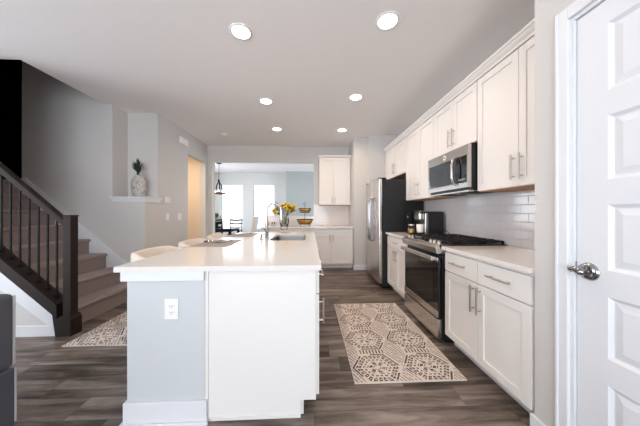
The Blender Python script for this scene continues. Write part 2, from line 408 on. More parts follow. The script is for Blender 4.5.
window(3, -3.0, -1.0, .15, 2.6, -3.68, .06, 'white framed living room window')
window(4, -.85, 1.1, .15, 2.6, -3.68, .06, 'white framed living room window')

def added_window(i, x, t, y0, y1, z0, z1, label):
    ym = (y0+y1)/2
    w = struct('window_%d' % i, G().box(x, x+t, y0, y0+.06, z0, z1).box(x, x+t, y1-.06, y1, z0, z1).box(x, x+t, ym-.04, ym+.04, z0, z1).box(x, x+t, y0+.06, ym-.04, z0, z0+.07).box(x, x+t, ym+.04, y1-.06, z0, z0+.07)
               .box(x, x+t, y0+.06, ym-.04, z1-.06, z1).box(x, x+t, ym+.04, y1-.06, z1-.06, z1), 'trim', label=label)
    for a, b in ((y0+.06, ym-.04), (ym+.04, y1-.06)): struct('pane', G().box(x+t/2-.003, x+t/2+.003, a, b, z0+.07, z1-.06), 'pane', w)
added_window(5, -4.49, .06, 5.95, 8.95, .08, 2.45, 'added unseen glass door bringing daylight into the dining room')  # added out of view to give the dining room more daylight
added_window(7, 1.92, .06, 6.6, 8.6, .6, 2.4, 'added unseen side window brightening the dining room')  # unseen opening added so the dining room and left wall get brighter
added_window(6, -5.88, .06, -2.0, 2.0, .15, 2.5, 'added unseen wide window lighting the kitchen from the left')  # out of view, added for daylight on the base cabinets
# baseboards
bb = lambda g, *a: g.box(*a)
BH = .105
struct('baseboard_right', G().box(1.225, 1.24, 1.1, 1.245, 0, BH), 'trim', bevel=.003)
struct('baseboard_stub', G().box(.93, 1.215, 4.905, 4.92, 0, BH).box(1.205, 1.22, 4.705, 4.92, 0, BH), 'trim', bevel=.003)
struct('baseboard_left', G().box(-2.45, -2.435, 3.85, 4.77, 0, BH).box(-2.45, -2.435, 5.53, 5.65, 0, BH).box(-2.5, -2.435, 3.545, 3.56, 0, BH).box(-2.45, -2.435, 3.56, 3.85, 0, BH), 'trim', bevel=.003)
struct('baseboard_dining', G().box(-4.4, -.93, 9.435, 9.45, 0, BH).box(-.93, 1.9, 9.035, 9.05, 0, BH), 'trim')
struct('baseboard_stairs', G().box(-3.28, -2.516, 2.405, 2.42, 0, BH).box(-5.8, -3.28, 2.435, 2.45, 0, BH), 'trim', bevel=.003)

# niche ledge (wraps round the corner)
struct('trim_2', G().box(-2.935, -2.415, 3.525, 3.9, 1.435, 1.462).box(-2.92, -2.43, 3.54, 3.88, 1.385, 1.435), 'trim', bevel=.004)

# pantry door and its casing
cs = G()
cs.box(1.222, 1.24, 1.045+.006, 1.105, 0, 2.2).box(1.222, 1.24, .22, .274, 0, 2.2).box(1.222, 1.24, .274, 1.051, 2.14, 2.2)
cs.box(1.217, 1.24, 1.09, 1.105, 0, 2.2)
struct('trim_3', cs, 'trim', bevel=.004)
struct('trim_4', G().box(1.236, 1.36, 1.034, 1.052, 0, 2.14).box(1.236, 1.36, .27, .288, 0, 2.14).box(1.236, 1.36, .288, 1.034, 2.122, 2.14), 'trim', bevel=.002)
DX = 1.247; y0, y1 = .291, 1.031
d = G()
zs = [(.25, .61), (.635+.0, .985)]
pan = [(.245, .605), (.735-.02, .985-.0)]
pan = [(.25, .52), (.62, .895), (.99, 1.27), (1.365, 1.645), (1.74, 2.02)]
pz = [(.235, .497), (.607, .868), (.978, 1.255), (1.36, 1.63), (1.735, 2.02)]
ys, ye = y0+.115, y1-.112
d.box(DX, DX+.035, y0, ys, .008, 2.118).box(DX, DX+.035, ye, y1, .008, 2.118)
edges = [.008]+[q for p in pz for q in p]+[2.118]
for i in range(0, len(edges), 2): d.box(DX, DX+.035, ys, ye, edges[i], edges[i+1])
for (a, b) in pz:
    w = .03; r = .012
    o = [(ys, a), (ye, a), (ye, b), (ys, b)]; n = [(ys+w*.45, a+w*.45), (ye-w*.45, a+w*.45), (ye-w*.45, b-w*.45), (ys+w*.45, b-w*.45)]
    n2 = [(ys+w, a+w), (ye-w, a+w), (ye-w, b-w), (ys+w, b-w)]
    vs = [(DX, *p) for p in o]+[(DX+r, *p) for p in n]+[(DX+r, p[0]+(q[0]-p[0])*.3, p[1]+(q[1]-p[1])*.3) for p, q in zip(n, n2)]+[(DX+.004, p[0]+(.014 if p[0] < .6 else -.014), p[1]+(.014 if p[1] < (a+b)/2 else -.014)) for p in n2]
    fs = []
    for k in range(3):
        for i in range(4): fs.append((k*4+i, k*4+4+i, k*4+4+(i+1) % 4, k*4+(i+1) % 4))
    fs.append((12, 15, 14, 13))
    d.add(vs, fs)
door = struct('door_1', d, 'trim', label='white five panel interior door with satin lever')
lv = G().lathe((DX, .985, .958), [(1e-5, -.014), (.026, -.014), (.037, -.008), (.04, 0)], 28, 'X')
lv.tube([(DX-.01, .985, .958), (DX-.04, .985, .958)], .011, 12)
h = struct('door_handle', lv, 'chrome', door, label='satin nickel wave lever')
lp = [(DX-.036, .97, .956), (DX-.038, .985, .958), (DX-.037, 1.0, .965), (DX-.035, 1.015, .964), (DX-.032, 1.028, .956), (DX-.03, 1.04, .962)]
struct('lever', G().tube(lp, [.014, .019, .017, .014, .012, .007], 12), 'chrome', h)
struct('latch_plate', G().box(DX-.005, DX+.0, 1.031, 1.037, .945, .995), 'chrome', door)
struct('back_panel', G().box(DX+.02, DX+.03, y0+.05, y1-.05, .05, 2.08), 'trim', door)

# tile backsplashes
struct('wall_backsplash', G().box(1.862, 1.87, 1.23, 3.69, .915, 1.42), 'tile_r')
struct('wall_backsplash_rear', G().box(.09, .945, BY-.008, BY, .915, 1.42).box(-1.04, .09, BY-.008, BY, .915, 1.125), 'tile_b')

# ================================================================== STAIRS
RUN, RISE = .2375, .21
st = thing('staircase', 'carpeted straight staircase climbing left beside the grey wall', 'stairs', (-3.3, 3.0, 0))
for k in range(1, 9):
    xn = -2.495-RUN*(k-1); z = RISE*k
    xb = xn-RUN-.03 if k < 8 else -5.78
    g = G()
    pr = [(xn-.025, z-.045), (xn-.006, z-.04), (xn, z-.022), (xn-.006, z-.006), (xn-.025, z), (xb, z), (xb, z-.045)]
    g.prism(pr, 'Y', 2.58 if xn < -3.1 else 2.52, 3.54)
    part('tread', g, 'carpet', st)
    part('riser', G().box(xn-.05, xn-.025, 2.58 if xn < -3.1 else 2.52, 3.54, z-RISE, z-.045), 'carpet', st)
part('landing', G().box(-5.78, -4.2, 3.54, 4.88, 1.635, 1.68), 'carpet', st)
def sl(x, x0, z0, k=.885): return z0+k*(x0-x)
# wall skirt board on the far wall
def sk(x): return sl(x, -3.2, .91)
part('skirt_board', G().prism([(-2.46, 0), (-2.46, .12), (-2.56, sk(-2.56)-.05), (-2.58, sk(-2.58)), (-4.12, sk(-4.12)), (-4.19, sk(-4.12)), (-4.19, 1.2), (-2.9, 0)], 'Y', 3.54, 3.558), 'trim', st)
# closed stringer, panelled wall below the stairs
top = lambda x: sl(x, -2.77, .545)
bot = lambda x: sl(x, -2.82, .457)
part('stringer', G().prism([(-2.50, 0), (-2.50, top(-2.50)), (-3.28, top(-3.28)), (-3.28, bot(-3.28)), (-2.545, bot(-2.545)), (-2.516, .0)], 'Y', 2.40, 2.50), 'wood', st, bevel=.004, label='dark stained closed stringer')
part('stringer_cap', G().prism([(-2.49, top(-2.49)), (-2.49, top(-2.49)+.022), (-3.28, top(-3.28)+.022), (-3.28, top(-3.28))], 'Y', 2.385, 2.515), 'wood', st, bevel=.004)
part('under_stair_wall', G().prism([(-2.516, 0), (-2.545, bot(-2.545)), (-3.28, bot(-3.28)), (-3.28, 0)], 'Y', 2.42, 2.46), 'wall', st, label='grey drywall under the stairs')
b2 = lambda x: sl(x, -2.82, .295, .8)
part('fascia_board', G().prism([(-2.516, .0), (-2.545, bot(-2.545)), (-3.28, bot(-3.28)), (-3.28, b2(-3.28)), (-2.5825, .105), (-2.5825, 0)], 'Y', 2.404, 2.42), 'trim', st, bevel=.003, label='white board below the stringer')
rl = thing('stair_railing', 'dark wooden stair railing with square newel post and black metal balusters', 'railing', (-2.42, 2.45, 0))
part('newel_post', G().box(-2.452, -2.377, 2.41, 2.487, .19, 1.185).box(-2.457, -2.372, 2.405, 2.492, 1.185, 1.2), 'wood', rl, bevel=.004)
part('newel_base', G().box(-2.50, -2.357, 2.39, 2.507, 0, .17).prism([(-2.50, .17), (-2.357, .17), (-2.377, .2), (-2.452, .2)], 'Y', 2.392, 2.505), 'wood', rl, bevel=.004)
hr = lambda x: sl(x, -2.509, 1.2, .885)
def railpoly(o0, o1): return [(-2.452, hr(-2.452)-o0), (-2.452, hr(-2.452)-o1), (-3.28, hr(-3.28)-o1), (-3.28, hr(-3.28)-o0)]
part('handrail', G().prism(railpoly(.035, .0), 'Y', 2.418, 2.482).prism(railpoly(.085, .035), 'Y', 2.43, 2.47), 'wood', rl, bevel=.008, seg=3)
for i in range(9):
    x = -2.547-.0884*i
    b = part('baluster', G().box(x-.0065, x+.0065, 2.4435, 2.4565, top(x)+.02, hr(x)-.07), 'matblack', rl)
    part('baluster_shoe', G().box(x-.016, x+.016, 2.434, 2.466, top(x)+.01, top(x)+.05), 'matblack', b, bevel=.004)

# ================================================================== CABINETS
def shaker(face, pos, u0, u1, z0, z1, rail=.058, th=.02, rec=.009):
    """shaker front: frame and recessed panel. face: '-X' '+X' '-Y' — outward normal; pos = outer surface"""
    g = G()
    def bx(a0, a1, w0, w1, d0, d1):
        if face == '-X': g.box(pos+d0, pos+d1, a0, a1, w0, w1)
        elif face == '+X': g.box(pos-d1, pos-d0, a0, a1, w0, w1)
        else: g.box(a0, a1, pos+d0, pos+d1, w0, w1)
    if rail > 0:
        bx(u0, u0+rail, z0, z1, 0, th); bx(u1-rail, u1, z0, z1, 0, th)
        bx(u0+rail, u1-rail, z0, z0+rail, 0, th); bx(u0+rail, u1-rail, z1-rail, z1, 0, th)
        bx(u0+rail, u1-rail, z0+rail, z1-rail, rec, th)
    else: bx(u0, u1, z0, z1, 0, th)
    return g
def bar(face, pos, u, z, length, vertical=True, out=.03, r=.0065):
    g = G(); h = length/2
    def p(a, w, d): return {'-X': (pos-d, a, w), '+X': (pos+d, a, w), '-Y': (a, pos-d, w)}[face]
    if vertical:
        g.tube([p(u, z-h, out), p(u, z+h, out)], r, 8)
        for s in (-1, 1): g.tube([p(u, z+s*h*.72, 0), p(u, z+s*h*.72, out)], r*.8, 8)
    else:
        g.tube([p(u-h, z, out), p(u+h, z, out)], r, 8)
        for s in (-1, 1): g.tube([p(u+s*h*.72, z, 0), p(u+s*h*.72, z, out)], r*.8, 8)
    return g
def cabinet(name, label, face, pos, depth, u0, u1, z0, z1, fronts, toe=0, group=None, under=False, open_top=False):
    """fronts: list of (kind, u0,u1,z0,z1, handle or None); handle=(u,z,len,vertical)"""
    th = .02
    def bx(g, a0, a1, w0, w1, d0, d1):
        if face == '-X': g.box(pos+d0, pos+d1, a0, a1, w0, w1)
        elif face == '+X': g.box(pos-d1, pos-d0, a0, a1, w0, w1)
        else: g.box(a0, a1, pos+d0, pos+d1, w0, w1)
    base = {'-X': (pos+depth/2, (u0+u1)/2, z0), '+X': (pos-depth/2, (u0+u1)/2, z0), '-Y': ((u0+u1)/2, pos+depth/2, z0)}[face]
    t = thing(name, label, 'cabinet', base, group)
    g = G()
    if open_top:      # floor, sides, front and back rails only: the sink hangs inside
        bx(g, u0, u1, z0+toe, z0+toe+.02, th+.001, depth); bx(g, u0, u0+.018, z0+toe+.02, z1, th+.001, depth); bx(g, u1-.018, u1, z0+toe+.02, z1, th+.001, depth)
        bx(g, u0+.018, u1-.018, z0+toe+.02, z1, th+.001, th+.02); bx(g, u0+.018, u1-.018, z0+toe+.02, z1, depth-.015, depth)
    else: bx(g, u0, u1, z0+toe+(.006 if under else 0), z1, th+.001, depth)
    part('body', g, 'cab', t, bevel=.001)
    if toe:
        g = G(); bx(g, u0+.002, u1-.002, z0, z0+toe, th+.075, depth); part('toe_kick', g, 'cab', t)
    if under:
        g = G(); bx(g, u0, u1, z0, z0+.006, th+.001, depth); part('underside', g, 'maple', t, label='bare maple underside')
    for (k, a, b, c, d, h) in fronts:
        o = part(k, shaker(face, pos, a, b, c, d, .058 if k == 'door' else (.03 if d-c > .3 else 0)), 'cab', t, bevel=.0015)
        if h: part('handle', bar(face, pos, *h), 'nickel', o)
    return t
XB = 1.24
# base run, right wall
cabinet('base_cabinet', 'white base cabinet with two drawers and two doors right of the stove', 'cabinet' and '-X', XB, .62, 1.236, 2.095, 0, .884, [
    ('drawer', 1.675, 2.08, .70, .862, (1.88, .785, .19, False)), ('drawer', 1.25, 1.668, .70, .862, (1.46, .785, .19, False)),
    ('door', 1.675, 2.08, .11, .692, (1.705, .575, .20, True)), ('door', 1.25, 1.668, .11, .692, (1.638, .575, .20, True))], toe=.1)
cabinet('base_cabinet', 'narrow white base cabinet between the stove and refrigerator', '-X', XB, .62, 2.905, 3.68, 0, .884, [
    ('drawer', 2.915, 3.67, .70, .862, (3.29, .785, .16, False)),
    ('door', 2.915, 3.289, .11, .692, (3.25, .60, .16, True)), ('door', 3.295, 3.67, .11, .692, (3.335, .60, .16, True))], toe=.1)
XU = 1.55
def upper(label, y0, y1, z0, z1=2.455, split=True, hz=None):
    m = (y0+y1)/2; hz = hz or z0+.15
    fr = [('door', y0+.004, m-.002, z0+.008, z1-.01, (m-.035, hz, .19, True)), ('door', m+.002, y1-.004, z0+.008, z1-.01, (m+.035, hz, .19, True))]
    return cabinet('wall_cabinet', label, '-X', XU, .318, y0, y1, z0, z1, fr, under=True)
upper('tall white wall cabinet right of the microwave', 1.236, 2.088, 1.415)
upper('short white wall cabinet above the microwave', 2.092, 2.84, 1.885)
upper('tall white wall cabinet between refrigerator and microwave', 2.844, 3.69, 1.415)
upper('short white wall cabinet above the refrigerator', 3.694, 4.715, 1.88)
cr = [(XU-.045, 2.53), (XU-.045, 2.512), (XU-.03, 2.495), (XU-.012, 2.47), (XU-.005, 2.456), (XU+.3, 2.456), (XU+.3, 2.53)]
cr2 = [(XU-.045, 2.53), (XU-.045, 2.512), (XU-.034, 2.505), (XU-.026, 2.49), (XU-.008, 2.474), (XU-.004, 2.456), (XU+.318, 2.456), (XU+.318, 2.53)]
solo('crown_molding', G().prism(cr2, 'Y', 1.236, 4.715), 'cab', 'white crown molding running along the top of the right wall cabinets', 'molding', (1.7, 2.9, 2.456), bevel=.0015)
# rear cabinets
FY = 5.05
cabinet('base_cabinet', 'white base cabinet against the stub wall under the back counter', '-Y', FY, .59, -.02, .94, 0, .884, [
    ('drawer', .01, .925, .775, .872, None), ('door', .01, .466, .11, .767, (.435, .67, .16, True)), ('door', .472, .925, .11, .767, (.503, .67, .16, True))], toe=.1)
cabinet('base_cabinet', 'white base cabinet at the left end of the back counter', '-Y', FY, .59, -1.03, -.025, 0, .884, [
    ('drawer', -1.02, -.03, .775, .872, None), ('door', -1.02, -.528, .11, .767, (-.56, .67, .16, True)), ('door', -.522, -.03, .11, .767, (-.49, .67, .16, True))], toe=.1)
cabinet('wall_cabinet', 'white two door wall cabinet beside the dining room opening', '-Y', 5.33, .31, .22, .935, 1.405, 2.50, [
    ('door', .224, .54, 1.41, 2.49, (.51, 1.52, .14, True)), ('door', .546, .86, 1.41, 2.49, (.576, 1.52, .14, True)), ('filler_strip', .864, .934, 1.41, 2.49, None)], under=True)
solo('crown_molding', G().prism([(5.305, 2.55), (5.305, 2.53), (5.325, 2.50), (5.64, 2.50), (5.64, 2.55)], 'X', .20, .942), 'cab', 'short white crown molding on the back wall cabinet', 'molding', (.57, 5.4, 2.5))
solo('countertop', G().box(-1.06, .942, FY-.03, 5.64, .884, .914), 'quartz', 'white quartz counter along the back half wall', 'countertop', (-.1, 5.3, .884), bevel=.003)
solo('countertop', G().box(1.215, 1.862, 1.236, 2.097, .884, .914), 'quartz', 'white quartz counter right of the stove', 'countertop', (1.5, 1.7, .884), bevel=.003)
solo('countertop', G().box(1.215, 1.862, 2.903, 3.685, .884, .914), 'quartz', 'white quartz counter between the stove and refrigerator', 'countertop', (1.5, 3.3, .884), bevel=.003)

# ================================================================== RANGE
r = thing('gas_range', 'stainless and black slide-in gas range with cast iron grates', 'stove', (1.5, 2.5, 0))
RY0, RY1 = 2.112, 2.888
part('body', G().box(1.235, 1.86, RY0, RY1, .03, .90), 'black', r, bevel=.003)
part('cooktop', G().box(1.20, 1.86, RY0-.004, RY1+.004, .90, .922), 'black', r, bevel=.004)
part('control_panel', G().prism([(1.175, .84), (1.165, .90), (1.20, .925), (1.29, .925), (1.29, .84)], 'Y', RY0-.004, RY1+.004), 'steel', r, bevel=.004, label='stainless front control panel')
part('display', G().prism([(1.199, .9245), (1.277, .928), (1.277, .926), (1.199, .922)], 'Y', 2.40, 2.64), 'blackglass', r)
for y in (2.17, 2.245, 2.32, 2.74, 2.82):
    k = part('knob', G().lathe((1.235, y, .925), [(.021, 0), (.021, .006), (.017, .010), (.016, .026), (.0001, .027)], 20), 'steel', r)
    part('knob_grip', G().box(1.221, 1.249, y-.004, y+.004, .951, .957), 'nickel', k)
part('toe_panel', G().box(1.28, 1.8, RY0+.02, RY1-.02, 0, .035), 'matblack', r)
dr = part('oven_door', G().box(1.198, 1.234, RY0+.008, RY1-.008, .235, .80), 'blackglass', r, bevel=.003, label='black glass oven door')
part('door_trim', G().box(1.192, 1.199, RY0+.008, RY1-.008, .235, .30), 'steel', dr, bevel=.002)
part('door_trim', G().box(1.192, 1.199, RY0+.008, RY1-.008, .765, .80), 'steel', dr, bevel=.002)
part('oven_window', G().box(1.1955, 1.199, RY0+.09, RY1-.09, .37, .69), mat('oven_window_glass', (34, 30, 30), .06, spec=.8), dr)
g = G().box(1.135, 1.158, RY0+.02, RY1-.02, .768, .815)
for y in (RY0+.05, RY1-.05): g.box(1.158, 1.197, y-.016, y+.016, .772, .808)
part('handle', g, 'steel', dr, bevel=.008, seg=3)
part('drawer', G().box(1.192, 1.234, RY0+.008, RY1-.008, .04, .222), 'steel', r, bevel=.004, label='stainless storage drawer')
for y0_, y1_ in ((RY0+.02, 2.365), (2.37, 2.63), (2.635, RY1-.02)):
    g = G(); zt = .955
    for x in (1.31, 1.84): g.box(x-.007, x+.007, y0_, y1_, zt-.014, zt)
    for y in (y0_+.007, y1_-.007): g.box(1.31, 1.84, y-.007, y+.007, zt-.014, zt)
    ym = (y0_+y1_)/2
    g.box(1.31, 1.84, ym-.005, ym+.005, zt-.012, zt+.004)
    for x in (1.40, 1.48, 1.575, 1.67, 1.76): g.box(x-.005, x+.005, y0_, y1_, zt-.012, zt+.004)
    for x in (1.31, 1.84):
        for y in (y0_+.007, y1_-.007): g.box(x-.008, x+.008, y-.008, y+.008, .922, zt)
    part('grate', g, 'iron', r, bevel=.002)
for x, y, q in ((1.44, 2.24, .045), (1.72, 2.24, .035), (1.575, 2.5, .05), (1.44, 2.76, .035), (1.72, 2.76, .045)):
    part('burner', G().lathe((x, y, .922), [(q, 0), (q, .008), (q*.8, .012), (q*.8, .02), (.0001, .021)], 20), 'iron', r)

# ================================================================== MICROWAVE
mw = thing('microwave', 'stainless over-the-range microwave mounted below a short white cabinet', 'microwave', (1.66, 2.46, 1.43))
MX = 1.47
part('body', G().box(MX+.035, 1.86, 2.10, 2.832, 1.435, 1.878), 'black', mw, bevel=.002)
part('front_frame', G().box(MX, MX+.034, 2.10, 2.79+.04, 1.77, 1.868).box(MX, MX+.034, 2.10, 2.83, 1.462, 1.512).box(MX, MX+.034, 2.10, 2.118, 1.512, 1.77).box(MX, MX+.034, 2.81, 2.83, 1.512, 1.77), 'steel', mw, bevel=.002)
part('door_window', G().box(MX+.004, MX+.03, 2.285, 2.81, 1.512, 1.77), mat('microwave_window', (52, 56, 60), .08, spec=.8), mw)
cp = part('control_panel', G().box(MX+.004, MX+.03, 2.118, 2.28, 1.512, 1.77), 'blackglass', mw)
part('display', G().box(MX+.0025, MX+.004, 2.14, 2.25, 1.535, 1.552), 'display', cp)
part('handle', G().tube([(MX, 2.275, 1.775), (MX-.03, 2.275, 1.765), (MX-.045, 2.275, 1.70), (MX-.045, 2.275, 1.58), (MX-.03, 2.275, 1.515), (MX, 2.275, 1.505)], .013, 12), 'steel', mw)
part('vent_underside', G().box(MX+.01, 1.84, 2.11, 2.82, 1.425, 1.436), 'steel', mw)
for yy in (2.25, 2.62): part('grease_filter', G().box(1.56, 1.76, yy-.1, yy+.1, 1.419, 1.425), 'iron', mw)
bd = part('round_badge', G().cyl((MX-.003, 2.475, 1.82), .027, .003, 'X', 24), 'mug', mw, label='round white maker badge')
part('badge_script', G().ring((MX-.0035, 2.480, 1.82), .010, .0024, 'X', 16, 6).ring((MX-.0035, 2.467, 1.82), .007, .002, 'X', 16, 6), 'slot', bd)

# ================================================================== FRIDGE
f = thing('refrigerator', 'stainless side-by-side refrigerator with black sides', 'refrigerator', (1.5, 4.13, 0))
F0, F1 = 3.70, 4.58; FM = 4.06+.08
part('body', G().box(1.175, 1.85, F0, F1, .03, 1.765), 'fridge_side', f, bevel=.004)
part('toe_grille', G().box(1.19, 1.3, F0+.02, F1-.02, .0, .08), 'matblack', f)
d1 = part('door', G().box(1.115, 1.17, F0+.002, FM-.003, .07, 1.78), 'steel', f, bevel=.012, seg=3)
d2 = part('door', G().box(1.115, 1.17, FM+.003, F1-.002, .07, 1.78), 'steel', f, bevel=.012, seg=3)
for dd_, yy in ((d1, FM-.05), (d2, FM+.05)):
    part('handle', G().tube([(1.115, yy, 1.50), (1.08, yy, 1.48), (1.066, yy, 1.38), (1.062, yy, 1.11), (1.066, yy, .84), (1.08, yy, .74), (1.115, yy, .72)], .0125, 12), 'chrome', dd_)
for yy in (F0+.05, F1-.05): part('hinge_cover', G().box(1.12, 1.24, yy-.03, yy+.03, 1.766, 1.795), 'matblack', f, bevel=.005)

# ================================================================== COFFEE MAKER etc.
c = thing('coffee_maker', 'black and silver single-serve coffee maker beside the stove', 'coffee maker', (1.65, 3.1, .914))
CY0, CY1 = 3.08, 3.30
part('body', G().box(1.60, 1.82, CY0, CY1, .914, 1.235), 'black', c, bevel=.012, seg=3)
part('column', G().box(1.565, 1.60, CY0+.01, CY1-.01, .93, 1.22), 'steel', c, bevel=.006)
part('brew_head', G().box(1.49, 1.565, CY0+.02, CY1-.02, 1.12, 1.228), 'steel', c, bevel=.02, seg=3)
part('top_lid', G().box(1.50, 1.80, CY0+.015, CY1-.015, 1.236, 1.25), 'steel', c, bevel=.005)
part('drip_tray', G().box(1.47, 1.60, CY0+.03, CY1-.03, .914, .945), 'matblack', c, bevel=.005)
part('spout', G().cyl((1.53, 3.19, 1.09), .018, .03), 'matblack', c)
mg = thing('mug', 'white ceramic mug on the coffee maker tray', 'mug', (1.53, 3.17, .946))
mz = .947
part('cup', G().lathe((1.53, 3.17, mz), [(1e-5, .0), (.034, 0), (.042, .02), (.047, .08), (.047, .115), (.043, .115), (.041, .08), (.036, .02), (1e-5, .012)], 24), 'mug', mg)
part('handle', G().tube([(1.53, 3.215, mz+.09), (1.53, 3.24, mz+.085), (1.53, 3.248, mz+.055), (1.53, 3.235, mz+.03), (1.53, 3.212, mz+.028)], .006, 8), 'mug', mg)
j = thing('coffee_jar', 'dark glass jar with light labels left of the coffee maker', 'jar', (1.44, 3.24, .914))
part('glass_body', G().lathe((1.44, 3.24, .915), [(1e-5, 0), (.04, 0), (.045, .01), (.045, .1), (.036, .12), (.036, .128), (1e-5, .128)], 24), 'amber', j)
part('lid', G().cyl((1.44, 3.24, 1.043), .038, .016), 'nickel', j)
part('label_band', G().lathe((1.44, 3.24, .915), [(.0458, .03), (.0458, .085)], 24), 'gold', j)
fr = thing('coffee_grinder', 'small black grinder with a silver dial behind the dark jar', 'grinder', (1.52, 3.5, .914))
part('body', G().lathe((1.52, 3.46, .915), [(1e-5, 0), (.055, 0), (.055, .03), (.045, .15), (.055, .22), (.06, .30), (.05, .325), (1e-5, .33)], 24), 'matblack', fr)
part('dial', G().cyl((1.462, 3.44, 1.16), .024, .012, 'X').cyl((1.455, 3.44, 1.16), .012, .01, 'X'), 'steel', fr)
solo('power_cord', G().tube([(1.82, 3.15, 1.0), (1.84, 3.1, .99), (1.845, 3.02, .96), (1.84, 2.96, .925), (1.80, 2.93, .92), (1.76, 2.95, .92)], .004, 8), 'matblack', 'black power cord curling behind the coffee maker', 'cord', (1.8, 3.0, .914))

# ================================================================== ISLAND
IX0, IX1, IY0, IY1 = -1.11, .066, 1.36, 3.75
struct('wall_island', G().box(-1.05, -.612, 1.38, 3.70, 0, .882), mat('island_wall_paint', (200, 202, 204), .75, bump=.08, bscale=400))
g = G().box(-1.065, -.597, 1.365, 1.38, 0, .135).box(-1.065, -1.05, 1.38, 3.70, 0, .135)
g.box(-1.075, -.587, 1.352, 1.366, 0, .022).box(-1.078, -1.064, 1.352, 3.7, 0, .022)
struct('baseboard_island', g, 'trim', bevel=.004)
struct('trim_5', G().box(-1.077, -.612, 1.364, 1.38, .83, .884).box(-1.077, -1.05, 1.38, 3.7, .83, .884), 'trim', bevel=.002)
def icab(label, u0, u1, fronts, end=False, open_top=False):
    t = cabinet('base_cabinet', label, '+X', .056, .66, u0, u1, 0, .884, fronts, toe=.1, open_top=open_top)
    if end:
        part('end_panel', G().prism([(-.612, 0), (-.056, 0), (-.056, .1), (.036, .1), (.036, .882), (-.612, .882)], 'Y', 1.392, 1.41), 'cab', t, bevel=.001, label='plain white end panel facing the front')
        part('corner_strip', G().box(-.612, -.596, 1.384, 1.392, 0, .88), 'cab', t)
        part('shoe_strip', G().box(-.596, -.056, 1.386, 1.392, 0, .018), 'cab', t)
    return t
icab('white island cabinet at the near end with plain side panel', 1.411, 1.88, [('drawer', 1.42, 1.875, .73, .87, (1.65, .80, .16, False)), ('door', 1.42, 1.875, .11, .722, (1.47, .6, .16, True))], True)
icab('white island sink cabinet facing the stove aisle', 2.50, 3.40, [('drawer', 2.51, 3.39, .73, .87, None), ('door', 2.51, 2.947, .11, .722, (2.90, .6, .16, True)), ('door', 2.953, 3.39, .11, .722, (3.0, .6, .16, True))], open_top=True)
icab('narrow white island cabinet at the far end', 3.405, 3.70, [('door', 3.41, 3.69, .11, .87, (3.45, .7, .16, True))])
dw = thing('dishwasher', 'stainless dishwasher built into the island', 'dishwasher', (-.25, 2.19, 0))
part('body', G().box(-.6, .03, 1.885, 2.495, .1, .88), 'steel', dw)
part('door', G().box(.032, .056, 1.89, 2.49, .11, .87), 'steel', dw, bevel=.004)
part('handle', bar('+X', .056, 2.19, .82, .5, False, .035, .008), 'steel', dw)
part('toe_kick', G().box(-.5, -.03, 1.885, 2.495, 0, .1), 'matblack', dw)

# worktop with a rounded sink cut-out
def rounded(x0, x1, y0, y1, r, n=6):
    out = []
    for (cx, cy, a0) in ((x1-r, y1-r, 0), (x0+r, y1-r, 90), (x0+r, y0+r, 180), (x1-r, y0+r, 270)):
        out.append([(cx+r*math.cos(math.radians(a0+90*i/n)), cy+r*math.sin(math.radians(a0+90*i/n))) for i in range(n+1)])
    return out
def holed_slab(g, ox0, ox1, oy0, oy1, loops, z0, z1):
    oc = [(ox1, oy1), (ox0, oy1), (ox0, oy0), (ox1, oy0)]
    for z, fl in ((z1, False), (z0, True)):
        vs = [(*p, z) for p in oc]; fs = []; idx = []
        for L in loops:
            ids = []
            for p in L: ids.append(len(vs)); vs.append((*p, z))
            idx.append(ids)
        for c_ in range(4):
            for a, b in zip(idx[c_], idx[c_][1:]): fs.append((c_, b, a))
            nx = (c_+1) % 4; fs.append((c_, nx, idx[nx][0], idx[c_][-1]))
        if fl: fs = [q[::-1] for q in fs]
        g.add(vs, fs)
    n = 4; g.add([(*p, z0) for p in oc]+[(*p, z1) for p in oc], [((i+1) % n, i, n+i, n+(i+1) % n)[::-1] for i in range(n)])
    fl_ = [p for L in loops for p in L]; k = len(fl_)
    g.add([(*p, z0) for p in fl_]+[(*p, z1) for p in fl_], [(i, (i+1) % k, k+(i+1) % k, k+i)[::-1] for i in range(k)])
    return g
SX0, SX1, SY0, SY1 = -.465, -.055, 2.60, 3.37
solo('countertop', holed_slab(G(), IX0, IX1, IY0, IY1, rounded(SX0, SX1, SY0, SY1, .05), .884, .914), 'quartz', 'large white quartz island worktop with an undermount sink', 'countertop', (-.52, 2.55, .884))
sk_ = thing('sink', 'stainless undermount sink set in the island worktop', 'sink', (-.26, 2.98, .66))
e = .006
g = G(); lo = [p for L in rounded(SX0-e, SX1+e, SY0-e, SY1+e, .05) for p in L]; li = [p for L in rounded(SX0+.015, SX1-.015, SY0+.015, SY1-.015, .05) for p in L]; k = len(lo)
g.add([(*p, .883) for p in lo]+[(*p, .70) for p in li], [(i, (i+1) % k, k+(i+1) % k, k+i)[::-1] for i in range(k)], True)
g.add([(*p, .70) for p in li], [tuple(range(k))])
part('bowl', g, 'sinksteel', sk_)
part('drain', G().lathe((-.26, 2.98, .701), [(.045, 0), (.042, .004), (.02, .002), (1e-5, .001)], 20), 'chrome', sk_)
fc = thing('faucet', 'tall chrome gooseneck faucet behind the island sink', 'faucet', (-.515, 2.80, .914))
fx, fy = -.515, 2.80
part('base', G().lathe((fx, fy, .914), [(.027, 0), (.027, .008), (.021, .012), (.019, .14), (.016, .15), (1e-5, .151)], 20), 'chrome', fc)
pts = [(fx, fy, 1.05), (fx, fy, 1.25)]+[(fx+.085-.085*math.cos(math.radians(a)), fy, 1.25+.085*math.sin(math.radians(a))) for a in range(15, 181, 15)]
part('spout', G().tube(pts, .0125, 12), 'chrome', fc)
ex = pts[-1]
part('spray_head', G().tube([ex, (ex[0]+.004, fy, 1.21), (ex[0]+.006, fy, 1.14)], [.014, .016, .018], 14), 'chrome', fc)
